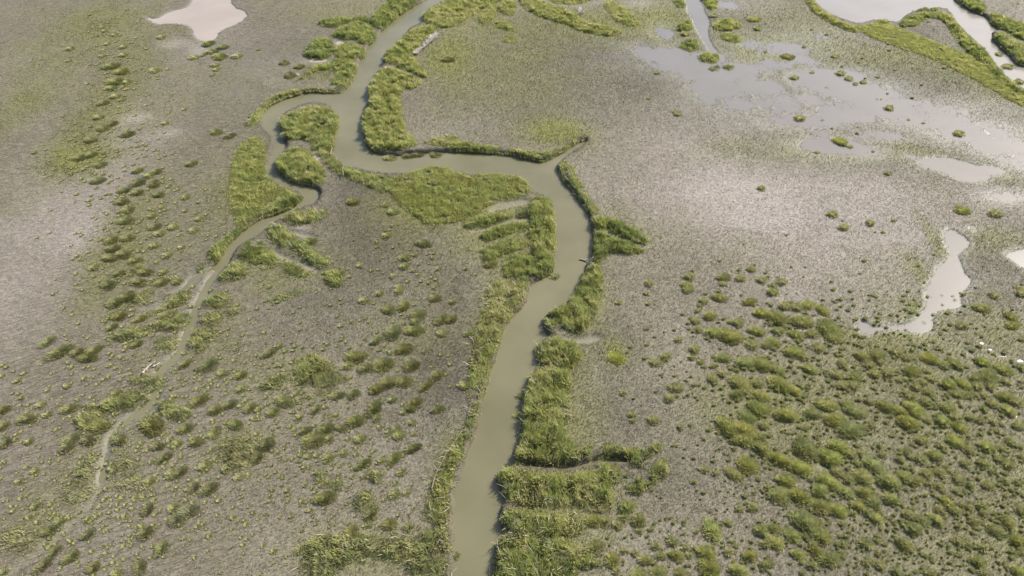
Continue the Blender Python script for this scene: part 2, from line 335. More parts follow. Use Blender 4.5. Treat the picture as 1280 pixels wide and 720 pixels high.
# ------------------------------------------------------------------ ground, water
nx, ny = GX.shape
idx = np.arange(nx*ny).reshape(nx, ny)
Fq = np.stack([idx[:-1, :-1], idx[1:, :-1], idx[1:, 1:], idx[:-1, 1:]], -1).reshape(-1, 4)
pxx, pyy = P(np.stack([GX, GY], -1)) if False else (None, None)
LEFT = 1-sstep(-42, -12, GX + .12*(GY-60) + 5*fbm(GX, GY, 12, 99, 2))
me = mesh_from('ground', np.stack([GX, GY, HGT], -1).reshape(-1, 3), Fq,
               {'green': ('POINT', GREENm), 'pale': ('POINT', PALEm), 'dark': ('POINT', DARKm), 'wet': ('POINT', WETm), 'bank': ('POINT', BANKm), 'bare': ('POINT', BAREm), 'leftness': ('POINT', LEFT)}, M_GROUND, True)
g = link('ground', me); tag(g, kind='structure')
def sheet(name, polys, z, mat, grow, keep):
    """water sheet: grid cells of the ground near the given waters, so it ends under the banks"""
    A = keep
    ii, jj = np.nonzero(A[:-1, :-1] | A[1:, :-1] | A[1:, 1:] | A[:-1, 1:])
    Fc = np.stack([idx[ii, jj], idx[ii+1, jj], idx[ii+1, jj+1], idx[ii, jj+1]], -1)
    u, inv = np.unique(Fc.ravel(), return_inverse=True)
    V = np.stack([GX.ravel()[u], GY.ravel()[u], np.full(len(u), z)], -1)
    o = link(name, mesh_from(name, V, inv.reshape(-1, 4), {'depth': ('POINT', z-HGT.ravel()[u])}, mat)); tag(o, kind='structure'); return o
riv = sdf(GX, GY, creek_polys[1], 4.0)
far_river = (riv > -1)
sheet('creek_water', None, WZ, M_CREEK, 1, (SDn > -.35) & ~far_river)
sheet('river_water', None, WZ, M_RIVER, 1, (SDn > -.35) & far_river)
pm = (SHm > .12) & (SD < -.5)
sc_ = (BAREm > .02) & (GX < -5)
sheet('side_creek_water', None, PW, M_CREEK, 1, pm & (HGT < PW+.08) & sc_)
M_SILT = water_material('silty_pool', (.285, .235, .190), .17, .16, 2.2, None, True)
ul = (GX < -25) & (GY > 118)
sheet('silt_pool_water', None, PW, M_SILT, 1, pm & (HGT < PW+.08) & ul & ~sc_)
sheet('pool_water', None, PW-.002, M_POOL, 1, pm & (HGT < PW+.08) & ~sc_ & ~ul)
print('d', time.time()-T0)

# ------------------------------------------------------------------ blades
def blades(x, y, z, length, width, yaw, lean, curl, tint, tri=False):
    """two-piece tapering blades; lean = sideways reach / length, curl bends the top half further"""
    n = len(x); dx, dy = np.cos(yaw), np.sin(yaw); sx, sy = -dy, dx
    h1 = length*.55; lean = np.clip(lean, 0, .97)
    up = np.sqrt(1-lean**2)
    m = np.stack([x+dx*lean*h1, y+dy*lean*h1, z+up*h1], -1)
    l2 = np.clip(lean+curl, 0, .99); u2 = np.sqrt(1-l2**2)
    t = m + np.stack([dx*l2, dy*l2, u2], -1)*(length*.5)[:, None]
    w = (width/2)[:, None]; s = np.stack([sx, sy, np.zeros(n)], -1)
    b = np.stack([x, y, z-.04], -1)
    V = np.stack([b-s*w*.7, b+s*w*.7, m+s*w, m-s*w, t+s*w*.25, t-s*w*.25], 1).reshape(-1, 3)
    k = np.arange(n)[:, None]*6
    Fc = np.concatenate([k+[0, 1, 2, 3], k+[3, 2, 4, 5]], 1).reshape(-1, 4)
    return V, Fc, np.repeat(tint, 2)

# ------------------------------------------------------------------ grass banks and patches
# key: (polygon in photo pixels, height m, tint 0..1, density per m2, label)
PATCH = []
def patch(poly, h, tint, dens, label, kind='bank', pale=0.0):
    PATCH.append((poly, h, tint, dens, label, kind, pale))
exec_patches = True
patch([(475,37),(465,32),(462,25),(470,15),(482,5),(497,-12),(540,-12),(507,14),(480,36)], .9,.45,80,'green grass levee on the left bank of the creek at the top edge')
patch([(400,32),(402,23),(425,23),(455,20),(467,25),(462,30),(445,26),(427,30),(420,35)], .9,.4,90,'thin dark ridge of grass pointing left from the upper creek bank, topmost finger')
patch([(415,42),(437,29),(457,25),(470,38),(470,50),(460,57),(450,53),(435,48),(420,48)], .9,.48,90,'curved grass finger arching above the small pale mud pocket beside the upper creek')
patch([(383,62),(392,50),(405,45),(416,50),(418,66),(405,75),(390,74),(378,69)], .9,.4,90,'round dark green grass mound left of the small pale mud pocket by the upper creek','mound')
patch([(418,60),(437,52),(458,59),(458,71),(440,74),(428,73),(418,69)], .9,.52,90,'bushy green grass clump on the creek edge right below the small mud pocket')
patch([(390,82),(415,77),(422,71),(446,74),(446,92),(436,107),(425,112),(412,108),(420,95),(415,87),(395,88),(380,98),(368,104),(372,98),(385,90)], .7,.5,80,'hooked band of olive grass around a dark bare flat above the creek bend')
patch([(318,143),(332,128),(350,116),(375,110),(425,111),(431,116),(415,116),(387,114),(362,121),(342,129),(329,140),(322,154),(312,160),(306,157)], .6,.55,110,'narrow brownish grass ridge on the dark cut bank of the upper creek bend',pale=.3)
patch([(347,153),(360,142),(382,134),(402,131),(420,138),(423,155),(418,172),(417,190),(398,189),(385,173),(370,176),(362,172),(352,163)], .9,.55,110,'bright green grass covering the point between the main creek and the side creek',pale=.12)
patch([(345,210),(352,194),(365,184),(382,184),(392,196),(402,207),(408,222),(402,232),(380,229),(362,222),(352,216)], 1.0,.53,120,'lush rounded grass clump inside the hairpin of the side creek','mound')
patch([(387,178),(408,182),(415,195),(430,209),(470,218),(492,221),(490,243),(470,237),(445,226),(420,216),(405,203),(397,192)], .7,.5,100,'grass levee curving along the lower left bank of the main creek bend',pale=.15)
patch([(485,223),(520,217),(527,209),(560,209),(572,218),(640,219),(660,226),(662,240),(655,246),(640,247),(620,250),(608,260),(585,272),(560,280),(535,281),(522,271),(505,259),(490,246)], .6,.68,110,'broad yellow green grass meadow under the horizontal reach of the creek','meadow')
patch([(298,185),(318,168),(330,180),(331,205),(334,222),(348,232),(372,241),(380,248),(364,261),(345,267),(325,271),(316,277),(300,288),(290,262),(288,230),(290,205)], .5,.66,90,'yellow green grass meadow on the left bank of the side creek hairpin','meadow')
patch([(340,262),(360,247),(380,243),(381,249),(364,262),(345,268)], .9,.42,120,'dark green grass fringe on the tip facing the side creek hairpin from the left')
patch([(318,278),(300,284),(280,298),(264,313),(262,326),(275,331),(280,320),(288,304),(302,291)], .8,.45,110,'sloping grass ridge on the left bank of the side creek below its hairpin')
patch([(246,338),(258,326),(272,331),(262,337),(250,341)], .8,.38,110,'small dark grass ridge left of where the side creek splits')
patch([(297,320),(310,301),(322,297),(332,303),(328,318),(316,326),(303,326)], .8,.45,110,'dark green grass clump on the right bank just above the side creek split','mound')
patch([(275,348),(283,338),(292,328),(306,328),(312,336),(304,347),(290,352),(278,352)], .8,.5,110,'green grass clump in the right hand angle of the side creek split','mound')
patch([(332,293),(342,281),(355,281),(362,291),(380,303),(400,318),(415,327),(406,336),(390,328),(370,313),(352,307),(337,302)], .8,.48,110,'long diagonal grass ridge with dark shaded side right of the side creek',pale=.2)
patch([(352,272),(365,265),(385,261),(398,262),(415,265),(402,275),(377,282),(362,281)], .7,.5,100,'grass ridge strewn with pale sticks just below the side creek hairpin',pale=.3)
patch([(350,332),(357,324),(378,331),(391,341),(385,348),(365,344)], .8,.42,110,'short dark grass ridge below the long diagonal ridge, left of centre')
patch([(404,342),(420,335),(432,346),(426,358),(410,357)], .8,.48,90,'olive grass clump at the lower end of the diagonal ridges','mound')
patch([(308,318),(322,305),(335,308),(348,322),(348,335),(330,336),(312,328)], .6,.52,90,'low olive grass patch between the side creek and the diagonal ridge','mound')
patch([(577,282),(585,275),(607,267),(632,266),(642,270),(620,280),(595,286)], .8,.52,110,'uppermost of the grass fingers pointing left below the broad meadow')
patch([(600,294),(615,285),(640,277),(660,277),(660,286),(640,292),(620,299),(607,301)], .8,.52,100,'second of the grass fingers pointing left below the broad meadow')
patch([(602,318),(620,305),(640,299),(664,300),(660,310),(640,315),(620,320),(608,332)], .8,.52,100,'third grass finger below the broad meadow, beside the narrowing creek bank')
patch([(664,250),(672,244),(685,247),(692,262),(694,290),(694,312),(692,325),(680,330),(667,318),(662,300),(665,285),(661,265)], 1.0,.52,120,'tall bright green grass on the left bank where the creek turns downward')
patch([(628,345),(630,330),(640,318),(660,313),(680,325),(692,320),(694,332),(685,342),(665,350),(652,353),(640,347)], .9,.48,120,'dark green grass bulge on the left bank below the creek turn')
patch([(620,352),(640,347),(660,354),(658,368),(655,381),(640,393),(630,410),(622,437),(615,457),(608,482),(600,510),(594,535),(582,565),(571,590),(563,606),(562,625),(563,645),(560,655),(548,660),(537,652),(531,640),(531,625),(538,610),(546,590),(557,567),(572,547),(583,530),(588,500),(590,480),(588,465),(592,440),(592,420),(600,400),(605,380),(610,362)], .65,.55,100,'long narrow grass levee down the left bank of the lower creek',pale=.25)
patch([(380,690),(390,670),(420,668),(440,665),(470,672),(500,673),(530,666),(545,660),(562,656),(565,680),(562,700),(560,750),(518,750),(515,712),(500,704),(480,699),(455,699),(435,705),(420,715),(405,750),(385,750),(378,710)], .7,.5,80,'wide olive grass patch on the left bank at the bottom edge of the photo','patch',pale=.15)
patch([(694,208),(705,200),(712,205),(720,220),(732,240),(742,255),(750,266),(740,270),(730,257),(720,243),(708,228)], .6,.5,120,'thin dark grass ridge on the right cut bank below the creek fork',pale=.35)
patch([(738,272),(755,269),(775,277),(800,290),(812,300),(805,306),(790,301),(765,290),(745,286)], .9,.42,120,'upper of two dark grass spurs pointing right from the creek bank')
patch([(742,293),(752,289),(765,295),(790,304),(808,313),(795,318),(762,316),(753,325),(749,333),(742,324)], .9,.45,120,'lower of two dark grass spurs pointing right from the creek bank')
patch([(733,335),(747,328),(752,341),(751,360),(748,378),(742,395),(735,410),(715,417),(705,419),(686,415),(679,403),(689,387),(708,380),(718,368),(727,350)], 1.0,.5,120,'club shaped green grass bank on the right side, wide bushy end at the water',pale=.12)
patch([(673,428),(690,421),(710,423),(728,437),(727,450),(712,460),(695,458),(678,455),(670,442)], 1.0,.54,120,'oval bright grass island clump in the middle of the right bank','mound',.12)
patch([(667,462),(690,457),(712,462),(712,490),(708,515),(705,540),(710,555),(725,566),(722,578),(700,580),(680,578),(650,579),(645,572),(652,550),(653,520),(656,490)], 1.0,.54,120,'tall block of green grass on the right bank narrowing upward',pale=.12)
patch([(727,562),(740,555),(760,555),(785,560),(805,562),(825,551),(828,562),(813,569),(802,583),(790,582),(785,572),(760,570),(732,575)], .9,.46,110,'thin wavy grass ridge extending right from the tall grass block')
patch([(782,612),(795,600),(815,590),(823,570),(836,573),(835,586),(822,601),(810,612),(790,618)], .9,.5,110,'slanting grass strip right of the inlet, standing apart from the bank')
patch([(620,597),(633,585),(650,586),(700,593),(740,588),(755,580),(775,583),(772,600),(765,605),(768,625),(758,640),(735,638),(720,628),(690,634),(655,631),(633,624)], 1.0,.55,120,'large lush grass block just below the muddy inlet on the right bank','bank',.1)
patch([(626,650),(633,638),(660,635),(700,640),(720,645),(732,655),(728,668),(700,672),(660,670),(634,665)], .9,.5,110,'horizontal grass block on the right bank, second above the bottom edge',pale=.15)
patch([(620,692),(626,674),(650,669),(690,673),(720,679),(735,690),(760,696),(745,706),(715,715),(720,750),(614,750)], .9,.52,110,'grass block on the right bank cut off by the bottom edge',pale=.2)
patch([(772,632),(788,622),(800,632),(790,640),(778,640)], .7,.45,90,'small grass clump off the right corner of the large grass block','mound')
patch([(527,21),(535,13),(560,1),(578,-10),(645,-12),(620,5),(600,14),(580,25),(570,33),(550,35),(535,30)], .9,.62,90,'bright green grass bank on the right of the creek at the top edge')
patch([(505,47),(512,38),(540,30),(546,38),(530,45),(527,55),(515,64),(520,75),(535,93),(532,98),(510,88),(485,79),(480,74),(486,64)], .9,.55,90,'bright grass bank wrapped around the pale wrack heap by the upper creek')
patch([(480,84),(492,85),(515,93),(530,99),(522,110),(502,112),(500,125),(502,145),(505,160),(515,168),(522,182),(500,188),(480,188),(462,186),(453,170),(453,146),(463,130),(461,111),(471,94)], 1.0,.55,100,'tall thick grass bank on the outer side of the upper creek, above the bend',pale=.08)
patch([(530,176),(545,172),(570,169),(580,178),(640,186),(660,189),(690,190),(712,180),(728,168),(733,172),(715,183),(700,192),(678,201),(660,198),(640,193),(595,190),(570,189),(556,184),(540,182)], .55,.58,110,'thin grass rim on the upper side of the horizontal creek reach',pale=.1)
patch([(598,22),(604,12),(620,4),(622,14),(615,27),(603,31)], .7,.6,80,'yellow green grass strip beside the bright top bank, left of the narrow gully')
patch([(622,12),(627,0),(645,-4),(643,20),(630,18)], .8,.58,80,'small green grass clump above its twin at the top centre','mound')
patch([(618,27),(630,24),(641,33),(646,39),(630,38),(618,33)], .8,.55,80,'small green grass clump below its twin at the top centre','mound')
patch([(628,47),(640,42),(648,48),(640,55),(630,53)], .5,.5,70,'lowest and faintest grass clump under the pair at the top centre','mound')
patch([(648,-4),(662,-4),(700,8),(720,16),(727,26),(745,30),(765,34),(779,38),(772,44),(755,45),(725,38),(700,28),(675,20),(655,11)], .8,.62,100,'long bright curved grass band along the edge of the top centre flat')
patch([(752,2),(770,0),(785,14),(800,25),(797,33),(784,33),(768,25)], .6,.64,80,'short yellow green grass band closing the top centre loop from the right')
patch([(680,-6),(740,-8),(740,2),(712,6),(690,4)], .6,.6,70,'green grass strip inside the loop at the top edge, beside pale debris')
patch([(845,37),(850,28),(861,24),(865,31),(862,38),(852,39)], .9,.5,90,'topmost rounded grass clump on the left of the narrow right hand channel','mound')
patch([(848,57),(855,48),(868,48),(876,59),(866,64),(855,61)], .9,.52,90,'rounded grass clump left of where the narrow channel meets the pond','mound')
patch([(873,71),(880,63),(893,64),(901,75),(892,79),(880,77)], .9,.52,90,'yellow topped grass clump at the mouth of the narrow channel','mound')
patch([(884,83),(893,78),(900,86),(890,89)], .8,.42,90,'small dark grass clump just below the channel mouth','mound')
patch([(903,83),(912,78),(920,84),(911,87)], .8,.48,90,'small grass clump right of the channel mouth, near the pond edge','mound')
patch([(874,-8),(895,-8),(897,8),(890,14),(882,5)], .9,.5,90,'grass clump on the right bank of the narrow channel at the top edge','mound')
patch([(889,32),(900,23),(920,24),(928,34),(915,38),(897,39)], .9,.58,90,'larger yellow green grass clump right of the narrow channel','mound')
patch([(900,42),(912,39),(928,49),(920,53),(905,51)], .7,.6,90,'flatter yellow green grass clump under the larger one by the narrow channel','mound')
patch([(838,-6),(853,-6),(857,10),(847,9)], .8,.5,80,'grass tongue on the left bank of the narrow channel at the top edge')
patch([(1001,-8),(1013,-8),(1021,8),(1036,19),(1056,29),(1074,34),(1074,42),(1058,38),(1038,29),(1018,17)], .7,.62,100,'thin curved grass rim on the lower bank of the top right river')
patch([(1072,34),(1090,29),(1110,30),(1130,38),(1150,45),(1180,58),(1210,68),(1235,80),(1250,96),(1270,112),(1300,130),(1300,142),(1260,125),(1230,105),(1200,90),(1170,75),(1140,65),(1110,55),(1080,43)], .45,.72,100,'smooth bright yellow green meadow strip in the top right corner','meadow')
patch([(1122,31),(1130,21),(1150,16),(1170,15),(1186,17),(1196,33),(1212,49),(1232,67),(1243,83),(1257,100),(1282,118),(1276,118),(1248,99),(1235,86),(1215,69),(1195,51),(1185,31),(1175,23),(1155,23),(1145,33),(1130,35)], .9,.52,100,'arched grass rim between the top right river and the enclosed brown flat')
patch([(1190,-8),(1212,-8),(1225,3),(1233,12),(1227,18),(1205,8)], .8,.48,80,'grass bank across the top right river, piece nearest the top edge')
patch([(1233,15),(1250,20),(1290,35),(1290,50),(1270,48),(1255,38),(1240,28)], .8,.5,90,'grass bank across the top right river, piece running to the right edge')
patch([(1238,43),(1250,41),(1265,50),(1290,60),(1290,83),(1272,80),(1268,70),(1250,55)], .9,.48,90,'boomerang grass island standing in the top right river','island')
patch([(1023,2),(1035,5),(1045,12),(1060,15),(1068,10),(1095,10),(1101,2),(1102,-12),(1020,-12)], .7,.52,80,'grass island in the top right river cut off by the top edge','island')
patch([(1120,9),(1140,4),(1155,4),(1173,10),(1168,15),(1145,14),(1127,13)], .6,.42,80,'flat dark grass islet above the arched rim in the top right river','island')
patch([(1090,27),(1098,24),(1110,26),(1112,30),(1098,30)], .8,.5,90,'tiny grass clump on the tip where river rim meets yellow meadow','mound')
# left hand marsh
patch([(137,421),(150,413),(170,407),(190,407),(186,420),(160,427),(142,428)], .7,.5,80,'left half of the long olive grass ridge west of the lower side creek')
patch([(191,406),(210,397),(225,390),(240,392),(241,402),(228,411),(200,414)], .8,.48,90,'right half of the long olive grass ridge, dark beneath, touching the side creek')
patch([(192,424),(222,418),(226,432),(212,446),(198,436)], .6,.48,70,'olive grass patch in the crook just left of the side creek end','patch')
patch([(157,384),(172,366),(190,357),(193,362),(183,377),(165,386)], .6,.6,80,'fresh green diagonal grass streak left of the side creek')
patch([(203,374),(215,364),(240,360),(240,374),(226,383),(210,384)], .6,.48,80,'olive grass patch on the left bank below the side creek split','patch')
patch([(254,380),(262,369),(280,364),(291,375),(275,385),(262,384)], .7,.48,90,'upper grass clump on the right bank of the lower side creek','mound')
patch([(250,402),(260,389),(275,389),(279,402),(266,408)], .7,.48,90,'middle grass clump on the right bank of the lower side creek','mound')
patch([(279,388),(290,379),(305,386),(300,393),(286,394)], .7,.48,90,'grass clump one step right of the middle bank clump of the side creek','mound')
patch([(240,414),(260,409),(276,415),(262,430),(250,446),(240,432)], .6,.48,70,'lowest and broadest grass patch on the right bank of the side creek','patch')
patch([(102,507),(130,501),(150,491),(170,485),(184,494),(186,504),(165,513),(135,516),(112,512)], .8,.5,90,'long drooping green grass ridge left of the dry ditch')
patch([(178,474),(190,465),(205,472),(203,483),(190,487),(181,486)], .8,.48,100,'green grass mound just under the driftwood log','mound')
patch([(160,476),(168,470),(178,474),(176,483),(165,484)], .7,.5,90,'smaller green grass mound left of the one under the driftwood log','mound')
patch([(195,507),(208,499),(222,505),(240,515),(240,522),(228,526),(205,520)], .8,.48,90,'dark based grass mound right of the dry ditch')
patch([(88,528),(105,515),(125,513),(140,522),(138,538),(118,541),(100,540)], .6,.5,70,'pale topped grass patch below the long drooping ridge','patch')
patch([(78,632),(82,612),(92,595),(102,575),(118,562),(124,575),(118,600),(118,620),(98,632)], .4,.6,60,'loose faded olive grass patch in the lower left','patch')
patch([(138,615),(142,575),(155,562),(172,570),(180,590),(190,610),(180,620),(160,615)], .4,.58,50,'loose faded olive grass patch right of the faint ditch in the lower left','patch')
patch([(-5,668),(20,657),(42,665),(46,685),(30,692),(-5,688)], .4,.62,60,'faded yellowish grass patch on the left edge near the bottom corner','patch')
patch([(268,560),(285,548),(305,545),(325,550),(322,575),(305,588),(288,585),(285,572)], .6,.58,80,'yellow green grass patch in the lower left quarter, brightest of its area','patch')
patch([(370,462),(378,446),(395,442),(408,448),(415,457),(432,467),(434,477),(405,485),(382,481),(371,476)], .75,.52,90,'largest grass clump in the open marsh left of the lower creek','mound')
patch([(322,484),(335,476),(350,465),(366,461),(366,470),(350,482),(335,491),(325,491)], .65,.5,90,'elongated grass clump trailing left from the largest open marsh clump','mound')
patch([(392,590),(405,587),(425,595),(435,605),(430,614),(412,610),(398,605)], .65,.5,80,'olive grass clump with dark lower edge, upper of a pair left of the levee','mound')
patch([(445,600),(460,588),(478,585),(485,595),(478,606),(460,605)], .65,.5,80,'olive grass clump beside the levee marsh, topped by one pale stalk','mound')
patch([(440,630),(446,615),(460,612),(472,622),(473,640),(465,650),(450,640)], .65,.5,80,'tall narrow olive grass clump in the bare marsh above the bottom patch','mound')

def ridge(line, label, h=.6, tint=.5):
    q = [(x, y-w/2) for x, y, w in line]+[(x+1, y+w/2) for x, y, w in line[::-1]]
    patch(q, h, tint, 90, label)
ridge([(133,396,5),(150,388,8),(166,374,6)], 'short olive ridge at the far left end of the side creek ridges')
ridge([(176,398,5),(200,386,9),(224,376,6)], 'narrow olive ridge running just above the dark based right ridge half')
ridge([(182,356,5),(202,348,7),(226,350,5)], 'thin ridge on the left bank directly below the side creek split')
ridge([(146,350,5),(164,340,9),(180,330,6)], 'pale olive ridge at the foot of the mottled belt, left of the split')
ridge([(330,378,5),(356,372,8),(385,362,6)], 'low olive ridge below the lower end of the diagonal ridges', .5)
ridge([(365,505,5),(395,492,8),(420,486,6)], 'low olive ridge under the largest clump of the open marsh', .5)
def inpoly(x, y, poly): return sdf(x, y, poly, 1.0) > 0
def make_patch(poly, h, tint, dens, label, kind, pale, k):
    tint += .12 if kind != 'meadow' else .03; h *= .9
    pw = wp(poly, 0.0, 1); pw_dense = pw
    lo, hi = pw.min(0), pw.max(0)
    cx, cy = (lo+hi)/2
    n = int((hi[0]-lo[0])*(hi[1]-lo[1])*dens*1.25)
    x = rng.uniform(lo[0]-.3, hi[0]+.3, n); y = rng.uniform(lo[1]-.3, hi[1]+.3, n)
    jit = .40*fbm(x, y, 1.5, 200, 4)+rng.normal(0, .09, n)
    s = sdf(x, y, pw, 1.5)+jit
    # a tip h above the root shows farther up the photo: keep the roots that far in from the far edge
    dist = np.hypot(0, y)
    s2 = sdf(x, y+.45*h*y/H, pw, 1.5)+jit
    tuss = fbm(x, y, 1.3, 210+k % 5, 3)
    fe = np.minimum(rng.exponential(.14, len(x)), .6)
    ok = (np.minimum(s, s2+.12)+fe > 0) & (tuss > (-.42 if kind != 'patch' else -.62))
    x, y, s, tuss = x[ok], y[ok], np.minimum(s, s2)[ok], tuss[ok]
    z = hz(x, y)
    ok = z > -.9
    x, y, z, s, tuss = x[ok], y[ok], z[ok], s[ok], tuss[ok]; n = len(x)
    if n == 0: return
    edge = sstep(-.35, .9, s)
    L = h*(.40+.60*edge)*(.72+.55*(tuss+.5))*rng.uniform(.65, 1.15, n)*(.62+.75*np.clip(.5+1.1*fbm(x, y, .75, 240, 2), 0, 1.1))
    z = np.maximum(z, -.3)
    # each clump of blades leans its own way, as wind and tide leave it
    ang = 6.283*(vnoise(x, y, 1.1, 220)+.5)*1.3+rng.normal(0, .8, n)
    lean = np.clip(rng.normal(.38, .16, n), .03, .85)
    t = np.clip(tint+.12*vnoise(x, y, .6, 233)+.28*(vnoise(x, y, 1.6, 230)+.6*vnoise(x, y, 4.5, 231))+rng.normal(0, .10, n), .02, .93)
    if kind == 'meadow': L = L*.5+.5*np.mean(L); t = np.clip(.45*t+.55*(tint+.10*vnoise(x, y, 7, 232)), 0, 1)
    if pale > 0:
        pm_ = rng.random(n) < pale*.35*(1.5-edge)
        t = np.where(pm_, rng.uniform(.8, 1, n), t)
    w = rng.uniform(.035, .08, n)*(1+.35*(cy > 100))
    V, Fc, tt = blades(x-cx, y-cy, z, L, w, ang, lean*.85, rng.uniform(.05, .4, n), t)
    nm = {'bank': 'grass_bank', 'mound': 'grass_mound', 'meadow': 'grass_meadow', 'patch': 'grass_patch', 'island': 'grass_island'}[kind]
    me = mesh_from(nm, V, Fc, {'tint': ('FACE', tt)}, M_GRASS)
    if pale >= .1:
        o = bpy.data.objects.new(nm, None); COL.objects.link(o); o.location = (cx, cy, 0)
        b = link('green_blades', me, o)
        m = rng.random(n) < .010+.035*pale
        xs, ys = x[m], y[m]; q = len(xs)
        V, Fc, tt = blades(xs-cx, ys-cy, z[m]+.5*L[m], rng.uniform(.4, 1.1, q), rng.uniform(.03, .06, q), rng.uniform(0, 6.28, q), rng.uniform(.75, .96, q), np.full(q, .03), rng.uniform(0, 1, q))
        link('dead_stalks', mesh_from('dead_stalks', V, Fc, {'tint': ('FACE', tt)}, M_STRAW), o)['kind'] = 'stuff'
    else:
        o = link(nm, me); o.location = (cx, cy, 0)
    mx_, my_ = np.mean(poly, 0); fd = 1.0
    if mx_ < 300 and my_ > 330: fd = .72
    if mx_ < 300 and my_ > 540: fd = .45
    if 300 < mx_ < 520 and my_ > 440: fd = .72
    if 520 < mx_ < 660 and my_ > 380: fd = .93
    for c_ in [o]+list(o.children): c_.color = (1.28, 1.22, 1.28, min(fd, .93)-.06)
    tag(o, label, {'bank': 'grass bank', 'mound': 'grass clump', 'meadow': 'grass meadow', 'patch': 'grass patch', 'island': 'grass island'}[kind],
        'grass banks and clumps along the tidal creeks')
for k, a in enumerate(PATCH): make_patch(*a, k)
print('e patches', len(PATCH), time.time()-T0)

